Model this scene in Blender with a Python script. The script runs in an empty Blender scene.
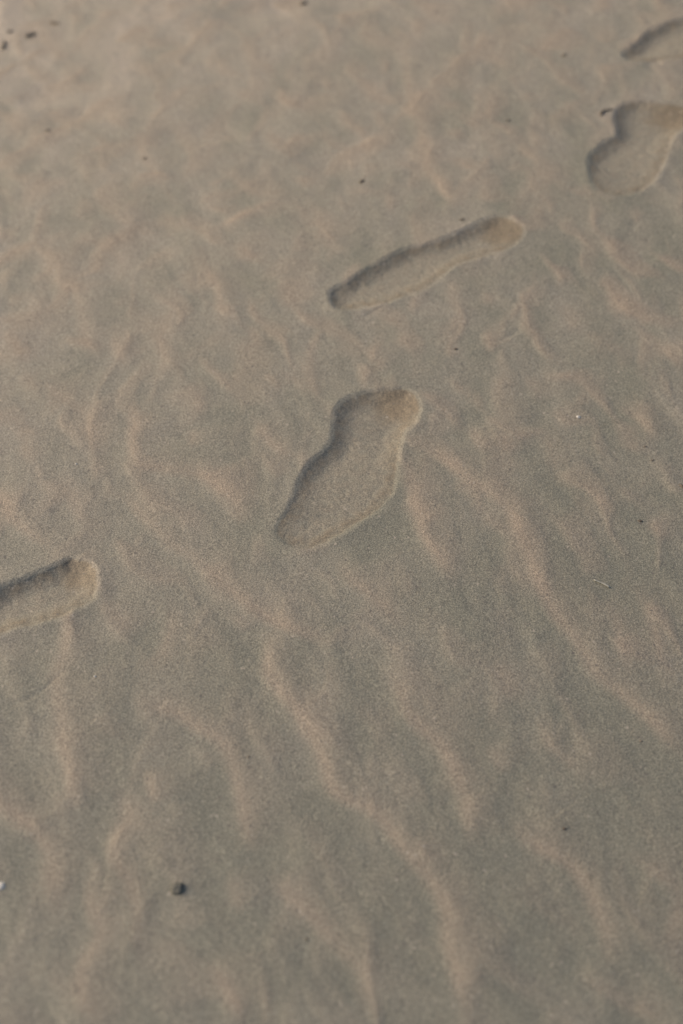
import bpy, bmesh, math, random
import numpy as np
from mathutils import Vector, noise as mnoise

C = bpy.context.scene.collection
R = math.radians

# ------------------------------------------------------------------ camera
W, H = 683, 1024
CAM_H, PITCH, LENS = 1.30, 50.0, 50.0
F = H * LENS / 36.0
SP, CP = math.sin(R(PITCH)), math.cos(R(PITCH))

def swell(x, y):
    """the beach under the walker: it turns slowly up to the left as it goes away"""
    g = np.exp(-np.hypot(x, y - 1.3) ** 2 / 9)
    return (0.115 * x * (y - 1.25) - 0.026 * x * x + 0.016 * (y - 1.25) ** 2) * g

def ground(px, py):
    """point of the sand (z = 0) that the photograph shows at a pixel"""
    px = np.asarray(px, float); py = np.asarray(py, float)
    u = (px - W / 2) / F; v = (py - H / 2) / F
    z = 0.0
    for k in range(5):                       # settle on the gently swelling surface
        t = (CAM_H - z) / (SP + v * CP); x = u * t; y = (CP - v * SP) * t; z = swell(x, y)
    return x, y

cam = bpy.data.cameras.new("camera")
cam.lens = LENS; cam.sensor_fit = 'VERTICAL'; cam.sensor_height = 36.0; cam.sensor_width = 24.0
cam.clip_start = 0.02; cam.clip_end = 6000
cam.dof.use_dof = True; cam.dof.focus_distance = 1.66; cam.dof.aperture_fstop = 2.2
co = bpy.data.objects.new("camera", cam); C.objects.link(co)
co.location = (0, 0, CAM_H); co.rotation_euler = (R(90 - PITCH), 0, 0)
bpy.context.scene.camera = co

# ------------------------------------------------------------------ noise
def hash2(ix, iy, seed):
    ix = ix.astype(np.int64).astype(np.uint64); iy = iy.astype(np.int64).astype(np.uint64)
    h = ix * np.uint64(0x9E3779B97F4A7C15) + iy * np.uint64(0xC2B2AE3D27D4EB4F) + np.uint64(seed * 7919 + 13)
    h ^= h >> np.uint64(29); h *= np.uint64(0xBF58476D1CE4E5B9); h ^= h >> np.uint64(32)
    h *= np.uint64(0x94D049BB133111EB); h ^= h >> np.uint64(29)
    return (h >> np.uint64(11)).astype(float) / float(1 << 53)

def gnoise(x, y, seed):
    """gradient noise, about -0.7..0.7"""
    x0 = np.floor(x); y0 = np.floor(y); fx = x - x0; fy = y - y0
    sx = fx * fx * fx * (fx * (fx * 6 - 15) + 10); sy = fy * fy * fy * (fy * (fy * 6 - 15) + 10)
    def g(i, j):
        a = hash2(x0 + i, y0 + j, seed) * 2 * math.pi
        return np.cos(a) * (fx - i) + np.sin(a) * (fy - j)
    a = g(0, 0); b = g(1, 0); c = g(0, 1); d = g(1, 1)
    return (a * (1 - sx) + b * sx) * (1 - sy) + (c * (1 - sx) + d * sx) * sy

def fbm(x, y, seed, octv=3, gain=0.5):
    s = 0; a = 1.0
    for k in range(octv):
        s = s + a * gnoise(x * 2 ** k + 17.3 * k, y * 2 ** k - 9.1 * k, seed + k); a *= gain
    return s

def sstep(a, b, x):
    t = np.clip((x - a) / (b - a), 0, 1); return t * t * (3 - 2 * t)

# ------------------------------------------------------------------ grid axes: fine where the walk is, widening to the horizon
def axis(lo, hi, step, far, ratio):
    core = np.arange(lo, hi + step / 2, step)
    def arm():
        s = step; p = 0; out = []
        while p < far:
            s *= ratio; p += s; out.append(p)
        return np.array(out)
    a = arm()
    return np.concatenate([(lo - a)[::-1], core, hi + a])
XS = axis(-0.78, 0.78, 0.0019, 1500, 1.055)
YS = axis(0.36, 2.42, 0.0019, 1500, 1.055)
NX, NY = len(XS), len(YS)
X, Y = np.meshgrid(XS, YS)
near = np.exp(-np.maximum(0, np.hypot(X, Y - 1.3) - 6) / 12)
Z = np.zeros_like(X)

# gentle swells of the beach
Z += 0.55 * fbm(X / 38, Y / 38, 5, 2) * sstep(4, 40, np.hypot(X, Y - 1.2))
Z += 0.004 * fbm(X / 0.55 + 3, Y / 0.55, 11, 2) * near
Z += swell(X, Y)

# ------------------------------------------------------------------ wind ripples traced crest by crest
RIP = [
 (1.0, [(72,600),(66,640),(58,685),(65,735),(72,800),(80,825)]),
 (1.1, [(-30,790),(0,805),(30,825),(52,855),(54,895),(64,925)]),
 (0.9, [(110,775),(127,814),(116,848),(134,895),(139,945),(160,985)]),
 (0.9, [(86,850),(93,904),(104,936),(84,972),(90,1005),(130,1040)]),
 (0.5, [(146,765),(160,812)]),
 (0.6, [(172,592),(168,645),(136,680)]),
 (1.1, [(128,690),(160,708),(195,724),(222,741),(237,775),(246,820),(250,862)]),
 (0.8, [(226,870),(246,915)]),
 (0.8, [(258,858),(275,882),(300,903),(325,928),(346,950),(362,972),(368,1035)]),
 (0.8, [(204,950),(236,1003),(255,1035)]),
 (1.4, [(275,620),(270,665),(280,692),(302,717),(321,755),(336,790),(372,812),(402,845),(431,875),(445,910),(451,955),(462,990),(480,1035)]),
 (0.9, [(342,548),(346,572),(374,597),(402,625),(418,640)]),
 (1.3, [(383,655),(398,688),(418,722),(447,755),(463,790),(471,830),(472,862)]),
 (0.6, [(484,742),(512,778)]),
 (1.2, [(512,805),(527,836),(557,858),(585,885),(602,920),(611,960),(622,985)]),
 (0.6, [(568,968),(620,999),(668,1020)]),
 (0.6, [(540,705),(553,744),(577,767),(594,798)]),
 (0.5, [(498,655),(518,708)]),
 (1.5, [(428,438),(442,458),(477,485),(507,505),(522,535),(537,575),(557,615),(577,640),(597,670),(612,685),(637,707),(662,732),(695,765)]),
 (0.8, [(615,845),(661,878),(677,900),(674,940),(690,975)]),
 (0.9, [(396,435),(412,475),(419,517),(439,562),(465,595)]),
 (0.7, [(468,422),(489,458)]), (0.5, [(498,430),(514,458)]),
 (0.8, [(528,422),(552,450),(556,488)]),
 (0.7, [(580,478),(618,520)]),
 (0.8, [(601,588),(620,629),(628,670),(645,690)]),
 (0.8, [(626,570),(649,612),(665,660),(690,684)]),
 (0.5, [(646,516),(668,546)]),
 (0.8, [(612,400),(640,420),(662,445)]),
 (0.9, [(50,380),(68,402),(87,420),(95,463)]),
 (1.1, [(-10,480),(20,522),(48,547),(66,564)]),
 (0.8, [(64,482),(92,530)]),
 (0.8, [(98,600),(138,640)]),
 (1.1, [(121,480),(140,512),(165,538),(200,562),(250,605),(300,632),(345,652)]),
 (1.0, [(138,395),(133,456),(165,468),(205,477),(238,502),(232,528)]),
 (0.7, [(164,308),(163,385)]), (0.6, [(193,425),(196,452)]),
 (0.9, [(248,410),(275,444),(310,464)]),
 (0.8, [(278,365),(300,383),(309,400)]),
 (0.8, [(44,274),(77,297),(88,358)]),
 (0.8, [(203,255),(220,297),(223,332)]),
 (0.8, [(255,206),(212,233)]), (0.8, [(300,226),(352,258)]),
 (0.7, [(68,238),(110,246),(124,270)]), (0.6, [(48,236),(52,282)]),
 (0.6, [(235,240),(272,268)]),
 (0.9, [(402,40),(412,95),(432,175),(462,210)]),
 (0.7, [(530,163),(540,202)]), (0.6, [(482,125),(502,172)]), (0.6, [(455,110),(480,135)]),
 (0.7, [(218,165),(250,192)]), (0.6, [(262,90),(312,114)]), (0.6, [(134,125),(150,165),(170,185)]),
 (0.7, [(450,268),(460,332)]), (0.6, [(530,372),(542,404)]),
 (0.6, [(20,415),(32,470)]), (0.6, [(5,330),(30,362)]), (0.6, [(110,330),(128,370)]),
 (0.6, [(250,320),(262,352)]), (0.6, [(360,345),(392,372)]), (0.6, [(355,118),(375,160)]),
 (0.8, [(648,340),(692,372)]), (0.6, [(575,225),(600,262)]), (0.6, [(610,290),(640,322)]),
 (0.6, [(300,60),(282,88)]), (0.6, [(560,300),(578,340)]),
]
def spline(pts, n=9):
    p = np.array(pts, float)
    p = np.vstack([2 * p[0] - p[1], p, 2 * p[-1] - p[-2]])
    out = []
    for i in range(1, len(p) - 2):
        for t in np.linspace(0, 1, n, endpoint=False):
            a, b, c, d = p[i - 1], p[i], p[i + 1], p[i + 2]
            out.append(0.5 * (2 * b + (c - a) * t + (2 * a - 5 * b + 4 * c - d) * t * t + (3 * b - a - 3 * c + d) * t ** 3))
    out.append(p[-2]); return np.array(out)

wob = gnoise(X[:, :] / 0.05, Y / 0.05, 77) * 0.006
mod = 0.8 + 0.6 * gnoise(X / 0.11, Y / 0.11, 78)
RIPPLE_A = 0.0018
ripple = np.zeros_like(Z); band = np.zeros_like(Z)
for amp, pts in RIP:
    s = spline(pts); gx, gy = ground(s[:, 0], s[:, 1])
    L = np.concatenate([[0], np.cumsum(np.hypot(np.diff(gx), np.diff(gy)))])
    pad = 0.13
    i0, i1 = np.searchsorted(XS, [gx.min() - pad, gx.max() + pad]); j0, j1 = np.searchsorted(YS, [gy.min() - pad, gy.max() + pad])
    xx = X[j0:j1, i0:i1]; yy = Y[j0:j1, i0:i1]
    best = np.full(xx.shape, 1e9); sd = np.zeros(xx.shape); tt = np.zeros(xx.shape)
    for k in range(0, len(gx) - 1):
        ax, ay, bx, by = gx[k], gy[k], gx[k + 1], gy[k + 1]
        dx, dy = bx - ax, by - ay; l2 = dx * dx + dy * dy + 1e-12
        t = np.clip(((xx - ax) * dx + (yy - ay) * dy) / l2, 0, 1)
        ex = xx - ax - t * dx; ey = yy - ay - t * dy
        d = np.hypot(ex, ey); m = d < best
        best = np.where(m, d, best)
        # positive to the right of the crest in the photograph (lines run down the picture)
        sd = np.where(m, np.where(dx * ey - dy * ex > 0, d, -d), sd)
        tt = np.where(m, L[k] + t * (L[k + 1] - L[k]), tt)
    sd = sd + wob[j0:j1, i0:i1]
    ln = L[-1]
    taper = sstep(0, min(0.06, ln * .4), tt) * sstep(0, min(0.06, ln * .4), ln - tt)
    w = 0.0165
    prof = sstep(-w, w, sd) * np.exp(-np.maximum(sd - w * 0.3, 0) / 0.055) - 0.25 * np.exp(-((sd + 0.028) / 0.018) ** 2)
    endfall = np.exp(-(np.abs(sd) / 0.10) ** 2)
    # paler, drier sand gathered on the crest: sharp towards its windward foot, fading down the other side
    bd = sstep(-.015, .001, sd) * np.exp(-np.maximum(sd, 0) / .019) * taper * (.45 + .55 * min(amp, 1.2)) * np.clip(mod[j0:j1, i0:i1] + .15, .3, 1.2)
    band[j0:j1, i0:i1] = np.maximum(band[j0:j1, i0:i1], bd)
    ripple[j0:j1, i0:i1] += RIPPLE_A * amp * taper * prof * endfall * mod[j0:j1, i0:i1]

# un-traced wind ripples: everywhere outside the photographed patch, faint inside it
wx = X + 0.05 * gnoise(X / 0.22, Y / 0.22, 31) + 0.02 * gnoise(X / 0.08, Y / 0.08, 32)
wy = Y + 0.05 * gnoise(X / 0.25, Y / 0.25, 33)
ph = (wx * 0.87 + wy * 0.5) / 0.10 + 0.9 * gnoise(X / 0.4, Y / 0.4, 34)
fr = ph - np.floor(ph)
saw = sstep(0, .26, fr) * (1 - sstep(.2, 1.0, fr))
patch = sstep(0.05, -0.10, np.abs(X) - (0.30 + 0.12 * Y)) * sstep(0.0, 0.12, Y - 0.42) * sstep(0, .15, 2.45 - Y)
cal = 0.45 + 0.55 * sstep(-.3, .4, gnoise(X / 0.3, Y / 0.3, 35))
ripple += 0.0030 * saw * cal * near * (1 - 0.97 * patch)
# small winding crests between the large ones, breaking off and starting again
def crests(sp, ang, seed, wid):
    a = R(ang); ux = X + 0.045 * gnoise(X / .17, Y / .20, seed) + 0.022 * gnoise(X / .055, Y / .065, seed + 1)
    uy = Y + 0.045 * gnoise(X / .19, Y / .17, seed + 2) + 0.022 * gnoise(X / .055, Y / .065, seed + 3)
    p = (ux * math.cos(a) + uy * math.sin(a)) / sp + .7 * gnoise(X / .3, Y / .3, seed + 4)
    f = (p - np.floor(p) - .5) * sp
    on = sstep(-.12, .30, fbm((ux * math.cos(a) + uy * math.sin(a)) / .07, (uy * math.cos(a) - ux * math.sin(a)) / .085, seed + 5, 2))
    return sstep(-wid, 0, f) * np.exp(-np.maximum(f, 0) / (wid * 1.5)) * sstep(.5 * sp, .34 * sp, f) * on
upl = sstep(1.35, 1.85, Y - .55 * X + .15 * gnoise(X / .3, Y / .3, 151))
small = np.maximum(crests(.062, 28, 101, .019), .75 * crests(.085, -8, 121, .019)) * (1 - .2 * sstep(1.05, .75, Y)) * (1 - .25 * upl)
small = np.maximum(small, 1.0 * crests(.105, -38, 141, .026) * upl)
ripple += 0.0010 * small * near
# broken net of little ridges between the crests
rg = 1 - np.sqrt(gnoise(wx / 0.075, wy / 0.12, 41) ** 2 + .012) * 2.4
ripple += 0.0009 * sstep(0, 1.2, rg) * near
ripple += 0.0009 * fbm((wx * .87 + wy * .5) / 0.05, (wy * .87 - wx * .5) / 0.11, 43, 3) * near

# drier sand over damper grey, plus painted light falloff brightening towards the far left
light_falloff = .33 * (Y - 1.05) - .22 * X + .55 * fbm(X / .5 + 7, Y / .5, 90, 2) * .35
dry_light = .15 + np.clip(light_falloff, -.25, .60) + (.26 + .20 * sstep(1.1, 1.6, Y)) * fbm(wx / .08, wy / .115, 93, 3)
dry_light = dry_light + 0.10 * band + .10 * small + .40 * saw * cal * (1 - patch)
dry_light = np.clip(dry_light, 0, 1)
# coarser tan grains sorted onto the crests
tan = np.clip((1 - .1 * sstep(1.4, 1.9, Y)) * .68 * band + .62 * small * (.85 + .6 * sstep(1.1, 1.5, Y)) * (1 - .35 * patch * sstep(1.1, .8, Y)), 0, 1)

# ------------------------------------------------------------------ footprints
def zoomed(ox, oy, f, pts): return [(ox + a / f, oy + b / f) for a, b in pts]
PRINTS = {
 'B': zoomed(250, 370, 3.415, [(300,130),(320,105),(370,85),(430,72),(500,68),(545,75),(570,100),(575,140),(560,180),(530,210),(515,250),(505,300),(500,360),(490,410),(460,455),(410,500),(350,535),(290,570),(240,600),(190,610),(130,597),(95,565),(90,535),(130,480),(150,430),(180,360),(210,315),(260,270),(285,225),(285,190),(292,150)]),
 'C': zoomed(310, 190, 2.846, [(60,290),(100,265),(150,235),(200,205),(270,172),(340,157),(400,135),(460,105),(530,80),(575,92),(605,115),(600,140),(570,165),(530,182),(470,198),(420,215),(380,245),(330,280),(280,300),(220,320),(150,335),(90,340),(65,325)]),
 'D': zoomed(563, 0, 4.658, [(120,745),(160,700),(205,660),(250,635),(248,600),(240,560),(245,525),(265,495),(310,478),(360,473),(430,480),(500,490),(560,500),(605,525),(600,565),(560,600),(515,640),(495,690),(480,740),(460,790),(430,830),(390,870),(330,905),(270,918),(210,908),(160,885),(135,850),(125,800)]),
 'E': zoomed(563, 0, 4.658, [(280,250),(330,215),(380,165),(430,135),(490,110),(559,95),(630,80),(700,75),(760,80),(790,110),(770,160),(720,200),(650,240),(580,268),(500,282),(420,290),(340,285),(295,275)]),
 'A': zoomed(0, 540, 5.254, [(0,260),(60,235),(150,200),(240,160),(310,130),(360,105),(400,105),(460,120),(495,150),(505,220),(500,290),(470,330),(400,370),(340,400),(260,430),(170,455),(100,462),(50,480),(0,500),(-100,540),(-250,590),(-400,605),(-450,565),(-420,500),(-300,430),(-110,330)]),
}
#             depth  wall   rim    (shallow side: weight, direction)
PP = {'B': (0.0088, 0.015, .0008), 'C': (0.0080, 0.014, .0008), 'D': (0.0095, 0.016, .0008), 'E': (0.0085, 0.015, .0002), 'A': (0.0100, 0.014, .0014)}
SDF = {}
floor_n = fbm(X / 0.012, Y / 0.012, 51, 3)
edge_n = 0.0022 * fbm(X / 0.018, Y / 0.018, 61, 3) + 0.0007 * gnoise(X / 0.005, Y / 0.005, 66)
foot = np.zeros_like(Z); keep = np.ones_like(Z)
for key, pts in PRINTS.items():
    # closed smooth outline on the ground
    p = np.array(pts, float); n = len(p); cur = []
    for i in range(n):
        a, b, c, d = p[i - 1], p[i], p[(i + 1) % n], p[(i + 2) % n]
        for t in (0, .25, .5, .75):
            cur.append(0.5 * (2 * b + (c - a) * t + (2 * a - 5 * b + 4 * c - d) * t * t + (3 * b - a - 3 * c + d) * t ** 3))
    cur = np.array(cur); gx, gy = ground(cur[:, 0], cur[:, 1])
    pad = 0.06
    i0, i1 = np.searchsorted(XS, [gx.min() - pad, gx.max() + pad]); j0, j1 = np.searchsorted(YS, [gy.min() - pad, gy.max() + pad])
    xx = X[j0:j1, i0:i1]; yy = Y[j0:j1, i0:i1]
    d2 = np.full(xx.shape, 1e9); ins = np.zeros(xx.shape, bool)
    for k in range(len(gx)):
        ax, ay = gx[k - 1], gy[k - 1]; bx, by = gx[k], gy[k]
        dx, dy = bx - ax, by - ay; l2 = dx * dx + dy * dy + 1e-12
        t = np.clip(((xx - ax) * dx + (yy - ay) * dy) / l2, 0, 1)
        d2 = np.minimum(d2, (xx - ax - t * dx) ** 2 + (yy - ay - t * dy) ** 2)
        if abs(dy) > 1e-9:
            c = ((ay > yy) != (by > yy)) & (xx < dx * (yy - ay) / dy + ax); ins ^= c
    sd = np.sqrt(d2) * np.where(ins, -1, 1) + edge_n[j0:j1, i0:i1]
    SDF[key] = (slice(j0, j1), slice(i0, i1), sd)
    D, wall, rim = PP[key]; D *= .75
    cx, cy = gx.mean(), gy.mean()
    q = ((xx - cx) * 0.55 - (yy - cy) * 0.83) / 0.06           # towards the lower right side
    tilt = 1.0 - {'A': .50, 'C': .62}.get(key, .72) * sstep(-0.75, .8, q)
    qa = ((xx - cx) * 0.75 + (yy - cy) * 0.66)                 # along the foot
    arch = 1.0 - 0.16 * np.exp(-((qa - 0.03) / 0.03) ** 2)
    qr = sstep(-.15, .8, q); wl = wall * (1.75 + 1.2 * qr)
    k_ = np.clip(-sd / wl, 0, 1); inner = (1 - (1 - k_) ** 1.7) * (1 - qr) + k_ * k_ * (3 - 2 * k_) * qr
    inner = inner * sstep(.0006, -.0022, sd)
    if key == 'E': tilt = tilt * (1 - .85 * sstep(-.2, .5, q))
    dep = D * tilt * arch * inner
    dep = dep + 0.0028 * sstep(-.003, -.02, sd) * np.clip(1 - 0.5 * (sd / 0.03 + 1) ** 2, 0, 1) * 0.3
    tread = 0.00022 * np.sin(qa / 0.0115 * 2 * math.pi + 7 * gnoise(xx / .03, yy / .03, 64) + 3 * floor_n[j0:j1, i0:i1]) * sstep(-.006, -.02, sd) * sstep(-.1, .35, gnoise(xx / 0.05, yy / 0.05, 63))
    clump = (0.00045 * floor_n[j0:j1, i0:i1]) * sstep(0, -.008, sd)
    hp = {'A': (94, 570), 'B': (410, 402), 'C': (516, 231), 'D': (680, 114)}.get(key, (760, 30)); hgx, hgy = ground(*hp)
    heel = np.exp(-((xx - hgx) ** 2 + (yy - hgy) ** 2) / .030 ** 2)
    dep = dep * (1 - .38 * heel)
    lip = (1 - .95 * heel) * 1.1 * rim * np.where(sd < .002, np.exp(-((sd - .002) / .0030) ** 2), np.exp(-((sd - .002) / .013) ** 2)) * (0.5 + 0.8 * sstep(-0.6, .8, q)) * (0.8 + 1.2 * gnoise(xx / 0.04, yy / 0.04, 65))
    bulge = 0.0016 * np.exp(-np.maximum(sd, 0) / 0.02) * (sd > 0)
    foot[j0:j1, i0:i1] += -dep + tread + clump + lip + bulge * sstep(0, .006, sd) * (1 - .8 * qr)
    dry_light[j0:j1, i0:i1] += (.34 + .25 * floor_n[j0:j1, i0:i1] - dry_light[j0:j1, i0:i1]) * sstep(.002, -.010, sd) * .8
    tan[j0:j1, i0:i1] *= 1 - .95 * sstep(.003, -.006, sd)
    keep[j0:j1, i0:i1] *= 1 - 0.92 * sstep(0.006, -0.012, sd)

# damp browner sand and painted shade on print walls, floors and heel ends
fresh_shade = np.zeros_like(Z)
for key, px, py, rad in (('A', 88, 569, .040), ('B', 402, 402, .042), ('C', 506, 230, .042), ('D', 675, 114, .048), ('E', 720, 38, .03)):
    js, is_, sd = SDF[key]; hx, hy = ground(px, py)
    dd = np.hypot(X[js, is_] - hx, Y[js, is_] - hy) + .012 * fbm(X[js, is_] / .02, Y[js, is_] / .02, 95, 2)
    fresh_shade[js, is_] = np.maximum(fresh_shade[js, is_], (.26 + .42 * sstep(-.022, -.006, sd)) * sstep(.0005, -.003, sd) * (.75 + .8 * floor_n[js, is_]).clip(.3, 1.15))
    fresh_shade[js, is_] = np.maximum(fresh_shade[js, is_], .92 * sstep(rad * 1.35, rad * .35, dd) * sstep(.0015, -.0015, sd))

# old, blown-over hollows, and hairline cracks
def dip(px, py, rx, ry, dep, ang=0):
    cx, cy = ground(px, py); ca, sa = math.cos(R(ang)), math.sin(R(ang))
    a = ((X - cx) * ca + (Y - cy) * sa) / rx; b = (-(X - cx) * sa + (Y - cy) * ca) / ry
    return -dep * np.exp(-(a * a + b * b) ** 1.3)
old = dip(35, 100, .085, .030, .006, 8) + dip(75, 118, .06, .025, .004, 5) + dip(205, 132, .10, .035, .005, 10)
old += dip(270, 8, .12, .03, .006, 15) + dip(345, 3, .05, .03, .006) + dip(150, 235, .09, .05, .004, 30) + dip(330, 160, .06, .04, .003, -30)
def crack(pts, dep, w):
    s = spline(pts, 6); gx, gy = ground(s[:, 0], s[:, 1]); out = 0; pad = .03
    i0, i1 = np.searchsorted(XS, [gx.min() - pad, gx.max() + pad]); j0, j1 = np.searchsorted(YS, [gy.min() - pad, gy.max() + pad])
    xx = X[j0:j1, i0:i1]; yy = Y[j0:j1, i0:i1]; best = np.full(xx.shape, 1e9); tt = np.zeros(xx.shape)
    for k in range(len(gx) - 1):
        dx, dy = gx[k + 1] - gx[k], gy[k + 1] - gy[k]; l2 = dx * dx + dy * dy + 1e-12
        t = np.clip(((xx - gx[k]) * dx + (yy - gy[k]) * dy) / l2, 0, 1)
        d = np.hypot(xx - gx[k] - t * dx, yy - gy[k] - t * dy); m = d < best; best = np.where(m, d, best); tt = np.where(m, (k + t) / (len(gx) - 1), tt)
    best = best + 0.0012 * np.abs(gnoise(xx / .012, yy / .012, 71))
    old[j0:j1, i0:i1] += -dep * np.exp(-(best / w) ** 2) * sstep(0, .25, tt) * sstep(0, .25, 1 - tt)
crack([(2,706),(22,702),(40,693),(60,676),(68,668)], .0005, .0034)
crack([(465,341),(495,342),(512,335),(524,322)], .0006, .0036)
crack([(392,302),(376,311),(360,319)], .0006, .0034)
crack([(646,69),(654,64),(663,62)], .0016, .0095)

ripple_mean = ripple.mean()
Z += ripple * keep + foot + old
Z += 0.00022 * fbm(X / 0.006, Y / 0.006, 81, 2) * near

def height(px, py):
    gx, gy = ground(px, py); gx = float(gx); gy = float(gy)
    i = int(np.searchsorted(XS, gx)); j = int(np.searchsorted(YS, gy))
    return gx, gy, float(Z[j, i])

# smooth normals from the height field (shared by the sand and the prints, so no seam shows)
dZx = np.gradient(Z, XS, axis=1); dZy = np.gradient(Z, YS, axis=0)
NRM = np.stack([-dZx, -dZy, np.ones_like(Z)], -1); NRM /= np.linalg.norm(NRM, axis=-1, keepdims=True)

# ------------------------------------------------------------------ materials
def nodes(name):
    m = bpy.data.materials.new(name); m.use_nodes = True
    nt = m.node_tree; return m, nt, nt.nodes, nt.links, nt.nodes['Principled BSDF']

def sand_material():
    m, nt, N, Lk, P = nodes("fine_beach_sand")
    geo = N.new('ShaderNodeNewGeometry')
    def nz(scale, detail=2.0, rough=.5):
        n = N.new('ShaderNodeTexNoise'); n.inputs['Scale'].default_value = scale; n.inputs['Detail'].default_value = detail
        n.inputs['Roughness'].default_value = rough; Lk.new(geo.outputs['Position'], n.inputs['Vector']); return n
    def ramp(src, a, b, ca, cb):
        r = N.new('ShaderNodeValToRGB'); e = r.color_ramp.elements
        e[0].position = a; e[1].position = b; e[0].color = (*ca, 1); e[1].color = (*cb, 1); Lk.new(src, r.inputs[0]); return r
    def mix(mode, fac, a, b):
        x = N.new('ShaderNodeMix'); x.data_type = 'RGBA'; x.blend_type = mode
        if isinstance(fac, float): x.inputs[0].default_value = fac
        else: Lk.new(fac, x.inputs[0])
        for s, v in ((6, a), (7, b)):
            if isinstance(v, tuple): x.inputs[s].default_value = (*v, 1)
            else: Lk.new(v, x.inputs[s])
        return x.outputs[2]
    at = N.new('ShaderNodeAttribute'); at.attribute_name = 'dry_light'
    base = mix('MIX', at.outputs['Fac'], DAMP_DIM, DRY_LIT)
    ac = N.new('ShaderNodeAttribute'); ac.attribute_name = 'tan'
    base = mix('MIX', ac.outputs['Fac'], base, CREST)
    af = N.new('ShaderNodeAttribute'); af.attribute_name = 'fresh_shade'
    base = mix('MIX', af.outputs['Fac'], base, FRESH_SHADE)
    base = mix('MULTIPLY', 1.0, base, ramp(nz(38, 4, .65).outputs['Fac'], .35, .65, (.95, .96, .97), (1.05, 1.04, 1.03)).outputs[0])
    # single grains: dark mineral, pale quartz
    g1 = ramp(nz(560, 1).outputs['Fac'], .34, .66, (.72, .72, .72), (1.28, 1.27, 1.26)).outputs[0]
    col = mix('MULTIPLY', 1.0, base, g1)
    g2 = ramp(nz(1150, 0).outputs['Fac'], .3, .7, (.68, .68, .68), (1.32, 1.31, 1.30)).outputs[0]
    col = mix('MULTIPLY', 1.0, col, g2)
    v = N.new('ShaderNodeTexVoronoi'); v.inputs['Scale'].default_value = 420; Lk.new(geo.outputs['Position'], v.inputs['Vector'])
    sep = N.new('ShaderNodeSeparateColor'); Lk.new(v.outputs['Color'], sep.inputs[0])
    dk = ramp(sep.outputs[0], .990, .998, (0, 0, 0), (1, 1, 1)).outputs[0]
    col = mix('MIX', dk, col, (.17, .155, .13))
    pl = ramp(sep.outputs[1], .994, .999, (0, 0, 0), (1, 1, 1)).outputs[0]
    col = mix('MIX', pl, col, (.46, .41, .33))
    Lk.new(col, P.inputs['Base Color'])
    P.inputs['Roughness'].default_value = .58
    P.inputs['Specular IOR Level'].default_value = .9
    b1 = N.new('ShaderNodeBump'); b1.inputs['Strength'].default_value = .55; b1.inputs['Distance'].default_value = .0012
    Lk.new(nz(430, 3, .7).outputs['Fac'], b1.inputs['Height']); 
    Lk.new(b1.outputs['Normal'], P.inputs['Normal'])
    return m
DAMP_DIM = (.246, .243, .189); DRY_LIT = (.394, .355, .294); FRESH_SHADE = (.226, .184, .120); CREST = (.350, .296, .226)  # sand tones; these also carry the painted light falloff and print shade
sand = sand_material()

def mottled(name, a, b, scale, rough=.7, bump=.3):
    m, nt, N, Lk, P = nodes(name)
    tc = N.new('ShaderNodeTexCoord'); n = N.new('ShaderNodeTexNoise'); n.inputs['Scale'].default_value = scale; n.inputs['Detail'].default_value = 4
    Lk.new(tc.outputs['Object'], n.inputs['Vector'])
    r = N.new('ShaderNodeValToRGB'); e = r.color_ramp.elements; e[0].position = .35; e[1].position = .65
    e[0].color = (*a, 1); e[1].color = (*b, 1); Lk.new(n.outputs['Fac'], r.inputs[0]); Lk.new(r.outputs[0], P.inputs['Base Color'])
    P.inputs['Roughness'].default_value = rough
    bp = N.new('ShaderNodeBump'); bp.inputs['Strength'].default_value = bump; bp.inputs['Distance'].default_value = .0005
    Lk.new(n.outputs['Fac'], bp.inputs['Height']); Lk.new(bp.outputs['Normal'], P.inputs['Normal'])
    return m
M_STONE = mottled("dark_stone", (.095, .10, .088), (.18, .18, .155), 300)
M_SHELL = mottled("white_shell", (.55, .55, .50), (.75, .73, .68), 500, .45)
M_STRAW = mottled("bleached_straw", (.30, .31, .28), (.44, .44, .39), 400, .6)
M_SEED = mottled("brown_husk", (.085, .07, .055), (.15, .125, .095), 500, .6)
M_WOOD = mottled("weathered_driftwood", (.19, .168, .135), (.27, .235, .185), 300, .8)
M_TWIG = mottled("dark_twig", (.12, .10, .08), (.18, .155, .125), 300, .8)

# ------------------------------------------------------------------ the sand and the prints as meshes
idx = np.arange(NX * NY).reshape(NY, NX)
fc = np.full((NY - 1, NX - 1), -1)
order = list(PRINTS)
for n, key in enumerate(order):
    js, is_, sd = SDF[key]
    inside = np.zeros((NY, NX), bool); inside[js, is_] = sd < 0.0012
    q = inside[:-1, :-1] & inside[1:, :-1] & inside[:-1, 1:] & inside[1:, 1:]
    fc[q & (fc < 0)] = n
quads = np.stack([idx[:-1, :-1], idx[:-1, 1:], idx[1:, 1:], idx[1:, :-1]], -1)

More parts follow.
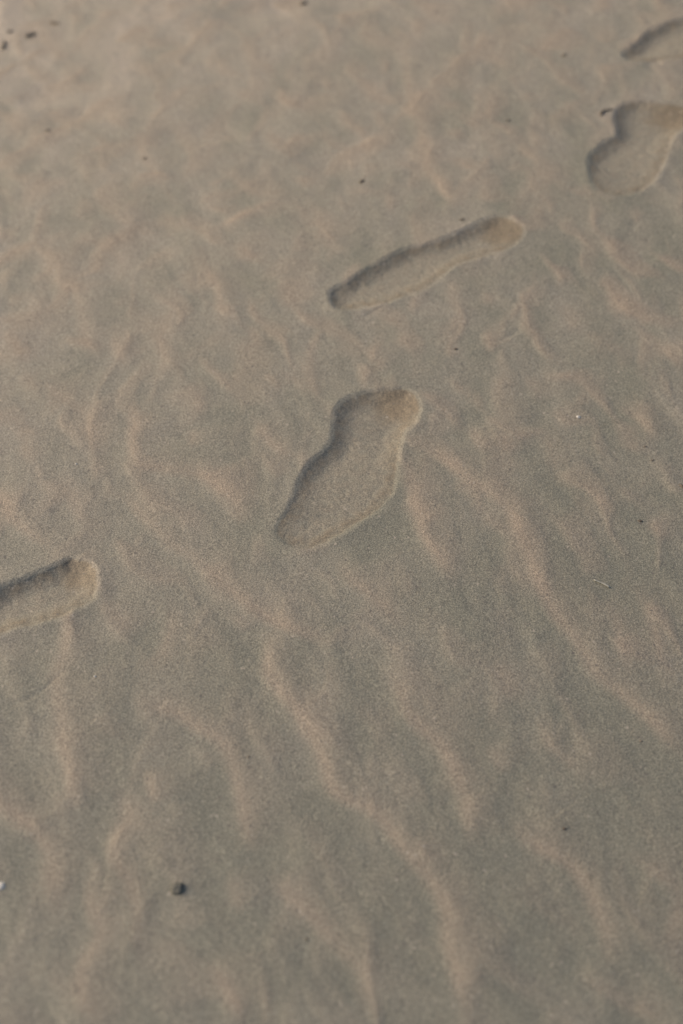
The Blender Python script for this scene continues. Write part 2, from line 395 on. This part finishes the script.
def grid_mesh(name, mask, loc):
    q = quads[mask]; used, inv = np.unique(q, return_inverse=True); q = inv.reshape(-1, 4)
    co_ = np.stack([X.ravel()[used], Y.ravel()[used], Z.ravel()[used]], -1) - np.array(loc)
    me = bpy.data.meshes.new(name)
    me.vertices.add(len(used)); me.vertices.foreach_set('co', co_.astype(np.float32).ravel())
    me.loops.add(q.size); me.loops.foreach_set('vertex_index', q.astype(np.int32).ravel())
    me.polygons.add(len(q)); me.polygons.foreach_set('loop_start', np.arange(0, q.size, 4, dtype=np.int32))
    me.polygons.foreach_set('use_smooth', np.ones(len(q), bool))
    me.update(calc_edges=True); me.validate()
    me.normals_split_custom_set_from_vertices(NRM.reshape(-1, 3)[used].astype(np.float32))
    at_ = me.attributes.new('dry_light', 'FLOAT', 'POINT'); at_.data.foreach_set('value', dry_light.ravel()[used].astype(np.float32))
    ac = me.attributes.new('tan', 'FLOAT', 'POINT'); ac.data.foreach_set('value', tan.ravel()[used].astype(np.float32))
    af = me.attributes.new('fresh_shade', 'FLOAT', 'POINT'); af.data.foreach_set('value', fresh_shade.ravel()[used].astype(np.float32))
    me.materials.append(sand)
    o = bpy.data.objects.new(name, me); C.objects.link(o); o.location = loc
    return o

o = grid_mesh('sand', fc < 0, (0, 0, 0)); o['kind'] = 'structure'; o['label'] = 'fine grey brown beach sand with soft wind ripples'
FOOT_LABEL = {
 'B': 'whole shoe print pressed into the middle of the sand, its narrow tip pointing lower left',
 'C': 'long slim slanting shoe print between the central print and the top of the picture',
 'D': 'wide waisted shoe print near the upper right edge with a small dark twig beside it',
 'E': 'half print cut by the frame in the top right corner, the farthest one',
 'A': 'shoe print cut by the left edge of the picture, only its rounded end showing',
}
for n, key in enumerate(order):
    js, is_, sd = SDF[key]; m = sd < 0
    zz = Z[js, is_]; lx = float(np.round(X[js, is_][m].mean(), 3)); ly = float(np.round(Y[js, is_][m].mean(), 3)); lz = float(np.round(zz[m].min(), 4))
    f = grid_mesh('footprint', fc == n, (lx, ly, lz))
    f['label'] = FOOT_LABEL[key]; f['category'] = 'footprint'; f['group'] = 'shoe prints crossing the sand'

# ------------------------------------------------------------------ small things lying on the sand
def mesh_obj(name, bm, mat, label, cat, loc, rotz=0, group=None, tilt=(0, 0)):
    for f in bm.faces: f.smooth = True
    me = bpy.data.meshes.new(name); bm.to_mesh(me); bm.free(); me.materials.append(mat)
    o = bpy.data.objects.new(name, me); C.objects.link(o)
    o.location = loc; o.rotation_euler = (tilt[0], tilt[1], rotz); o['label'] = label; o['category'] = cat
    if group: o['group'] = group
    return o

def lump(sx, sy, sz, seed, rough=.25, sub=4, freq=1.6):
    bm = bmesh.new(); bmesh.ops.create_icosphere(bm, subdivisions=sub, radius=1)
    off = Vector((seed * 3.7, seed * 1.3, -seed))
    for v in bm.verts:
        p = v.co.copy(); k = 1 + rough * mnoise.noise(p * freq + off) + rough * .45 * mnoise.noise(p * freq * 2.7 + off) + rough * .2 * mnoise.noise(p * freq * 6 + off)
        v.co = Vector((p.x * k * sx, p.y * k * sy, p.z * k * sz + sz * .55))
    return bm

def tube(pts, r0, r1, seg=10, seed=0):
    bm = bmesh.new(); rings = []
    for i, p in enumerate(pts):
        a = pts[max(i - 1, 0)]; b = pts[min(i + 1, len(pts) - 1)]; t = (Vector(b) - Vector(a)).normalized()
        n = t.cross(Vector((0, 0, 1))).normalized(); u = n.cross(t)
        r = r0 + (r1 - r0) * i / (len(pts) - 1); r *= 1 + .25 * mnoise.noise(Vector((i * .8, seed, 0)))
        if i in (0, len(pts) - 1): r *= .45
        rings.append([bm.verts.new(Vector(p) + (n * math.cos(k / seg * 2 * math.pi) + u * math.sin(k / seg * 2 * math.pi)) * r) for k in range(seg)])
    for a, b in zip(rings, rings[1:]):
        for k in range(seg): bm.faces.new((a[k], a[(k + 1) % seg], b[(k + 1) % seg], b[k]))
    bm.faces.new(rings[0][::-1]); bm.faces.new(rings[-1]); bmesh.ops.recalc_face_normals(bm, faces=bm.faces[:])
    return bm

def chip(sx, sy, sz, seed):
    """a curved broken piece of shell with an uneven edge"""
    bm = bmesh.new(); n = 18; rings = []
    for r in (0, .35, .7, 1.0):
        row = []
        for k in range(n):
            a = k / n * 2 * math.pi; e = 1 + .35 * mnoise.noise(Vector((math.cos(a) * 1.4 + seed, math.sin(a) * 1.4, seed)))
            x, y = math.cos(a) * r * e, math.sin(a) * r * e
            row.append((x * sx, y * sy, sz * (1.2 - .9 * (x * x + y * y) + .25 * math.sin(8 * r))))
        rings.append(row)
    for lift in (0, 1):
        vs = [[bm.verts.new((x, y, z - (0.0004 if lift == 0 else 0))) for x, y, z in row] for row in rings]
        for a, b in zip(vs, vs[1:]):
            for k in range(n):
                q = (a[k], a[(k + 1) % n], b[(k + 1) % n], b[k])
                bm.faces.new(q if lift else q[::-1])
        if lift == 0: low = vs[-1]
        else:
            for k in range(n): bm.faces.new((low[k], low[(k + 1) % n], vs[-1][(k + 1) % n], vs[-1][k]))
    bmesh.ops.remove_doubles(bm, verts=bm.verts[:], dist=1e-6); bmesh.ops.recalc_face_normals(bm, faces=bm.faces[:])
    return bm

def at(px, py, sink=0):
    x, y, z = height(px, py); return (x, y, z - sink)

mesh_obj('pebble', lump(.0066, .0052, .0040, 3, .42), M_STONE, 'dark grey lump of a pebble lying alone in the lower left sand', 'pebble', at(177.5, 889, .0020), .4)
mesh_obj('shell_chip', chip(.0027, .0023, .0013, 2.0), M_SHELL, 'tiny white shell chip right of the central shoe print', 'shell', at(578, 418), .3)
mesh_obj('shell_chip', chip(.0042, .0036, .0016, 5.0), M_SHELL, 'white shell chip at the left edge, level with the dark pebble', 'shell', at(1, 887), 1.2)
p0, p1 = at(593.5, 580.5), at(609.5, 588)
dv = Vector(p1) - Vector(p0)
pts = [(dv.x * t - dv.x / 2 + .0006 * math.sin(t * 3), dv.y * t - dv.y / 2 + .0005 * math.sin(t * 3.1), dv.z * (t - .5) + .0009 + .0004 * t) for t in np.linspace(0, 1, 12)]
mesh_obj('straw', tube(pts, .00085, .00125, seed=4), M_STRAW, 'short pale straw lying on the right side of the sand', 'straw', ((p0[0] + p1[0]) / 2, (p0[1] + p1[1]) / 2, (p0[2] + p1[2]) / 2))

SEEDS = [  # px, py, length, width, height, turn, label
 (640.0, 521.5, .0030, .0016, .0014, -.2, 'small dark brown seed husk above the pale straw'),
 (682.5, 488.0, .0052, .0020, .0018, -.8, 'dark elongated husk at the right edge of the picture'),
 (652.3, 461.0, .0024, .0012, .0009, .3, 'faint brown speck up and left of the husk at the right edge'),
 (645.0, 447.5, .0022, .0012, .0009, .2, 'faint brown speck higher than the other specks near the right edge'),
 (362.0, 182.0, .0054, .0030, .0015, .9, 'blurred dark husk above the slim slanting shoe print'),
 (303.5, 1.5, .0070, .0040, .0034, .1, 'dark blurred lump at the top edge of the picture'),
 (145.0, 159.5, .0030, .0020, .0016, .1, 'tiny dark speck below the small husk of the upper left sand'),
 (48.0, 131.5, .0046, .0028, .0024, .1, 'small dark husk alone in the upper left sand below the debris'),
 (564.0, 55.5, .0050, .0026, .0018, .2, 'blurred brown bit left of the farthest print'),
 (508.0, 121.5, .0034, .0020, .0018, .4, 'faint brown bit left of the hooked twig'),
 (462.0, 221.0, .0040, .0018, .0014, -.2, 'small dark bit just above the heel of the slim slanting print'),
 (455.5, 349.5, .0024, .0016, .0012, .2, 'tiny dark speck between the slim slanting print and the central print'),
 (564.0, 830.0, .0020, .0016, .0014, .2, 'tiny black speck in the lower right sand'),
 (641.0, 741.0, .0016, .0012, .0010, .2, 'tiny speck beside the long ripple at the lower right edge'),
 (248.5, 757.0, .0016, .0012, .0010, .5, 'tiny speck above the dark pebble'),
 (307.0, 939.5, .0017, .0013, .0010, .5, 'tiny dark speck right of and below the dark pebble'),
]
for i, (px, py, a, b, c, rz, lab) in enumerate(SEEDS):
    mesh_obj('seed_husk', lump(a, b, c, 10 + i, .22, 3), M_WOOD if (py < 170 or b < .0013) else M_SEED, lab, 'seed husk', at(px, py, c * .45), rz, 'dark husks and specks scattered on the sand')
for px, py, s, lab in ((95.2, 677.4, .0013, 'tiny pale shell grain below the print at the left edge'), (76, 464, .0013, 'tiny pale shell grain above the print at the left edge')):
    mesh_obj('shell_grain', lump(s, s * .8, s * .6, px, .2, 3), M_SHELL, lab, 'shell', at(px, py))

def stick(name, px, r0, r1, label, group=None, arch=.0012, mat=None):
    P = [Vector(at(*q)) for q in px]; base = sum(P, Vector()) / len(P); out = []
    for k in range(len(P) - 1):
        for t in (0, .25, .5, .75): out.append(P[k].lerp(P[k + 1], t) - base)
    out.append(P[-1] - base)
    out = [(v.x, v.y, v.z + r0 * .25 + arch * math.sin(i / (len(out) - 1) * 3.14)) for i, v in enumerate(out)]
    return mesh_obj(name, tube(out, r0, r1, seed=px[0][0]), mat or M_WOOD, label, 'twig', base, 0, group)
stick('twig', [(600.6, 116.5), (601.2, 113.8), (604, 111.8), (613, 110.2)], .0020, .0008, 'small hooked dark twig left of the wide waisted print', mat=M_TWIG)
G = 'bits of dark debris in the top left corner'
stick('twig', [(25.5, 37.8), (30, 36.3), (36.5, 33.8)], .0036, .0022, 'thickest dark driftwood bit in the top left corner', G)
stick('twig', [(2.5, 50), (4, 46.5), (4.5, 41)], .0030, .0018, 'dark upright driftwood bit at the left edge near the top corner', G)
stick('twig', [(50, 23.2), (55, 23.6), (59, 24.5)], .0026, .0014, 'faint brown driftwood bit farthest up in the top left corner', G)
stick('twig', [(8, 34), (10, 32.5), (13, 32)], .0022, .0014, 'small faint driftwood bit between two darker bits in the top left corner', G)

# ------------------------------------------------------------------ light: a low hazy sun on the left, pale evening sky
SUN_EL, SUN_AZ = 30.0, 166.0                # azimuth counted from +X towards +Y
sd_ = Vector((math.cos(R(SUN_EL)) * math.cos(R(SUN_AZ)), math.cos(R(SUN_EL)) * math.sin(R(SUN_AZ)), math.sin(R(SUN_EL))))
sl = bpy.data.lights.new("sun", 'SUN'); sl.energy = 0.34; sl.angle = R(32); sl.color = (1.0, .66, .44)
so = bpy.data.objects.new("sun", sl); C.objects.link(so); so.rotation_euler = (-sd_).to_track_quat('-Z', 'Y').to_euler(); so.location = (-3, 1, 3)
w = bpy.data.worlds.new("World"); bpy.context.scene.world = w; w.use_nodes = True
nt = w.node_tree; bg = nt.nodes['Background']
sky = nt.nodes.new('ShaderNodeTexSky'); sky.sky_type = 'NISHITA'; sky.sun_disc = False
sky.sun_elevation = R(SUN_EL); sky.sun_rotation = R(90 - SUN_AZ); sky.air_density = 1.0; sky.dust_density = 7.0; sky.ozone_density = 0.3
nt.links.new(sky.outputs[0], bg.inputs['Color']); bg.inputs['Strength'].default_value = .15

sc = bpy.context.scene
sc.view_settings.view_transform = 'Standard'; sc.view_settings.look = 'None'
sc.view_settings.gamma = 1; sc.view_settings.use_curve_mapping = False
sc.view_settings.exposure = -0.12
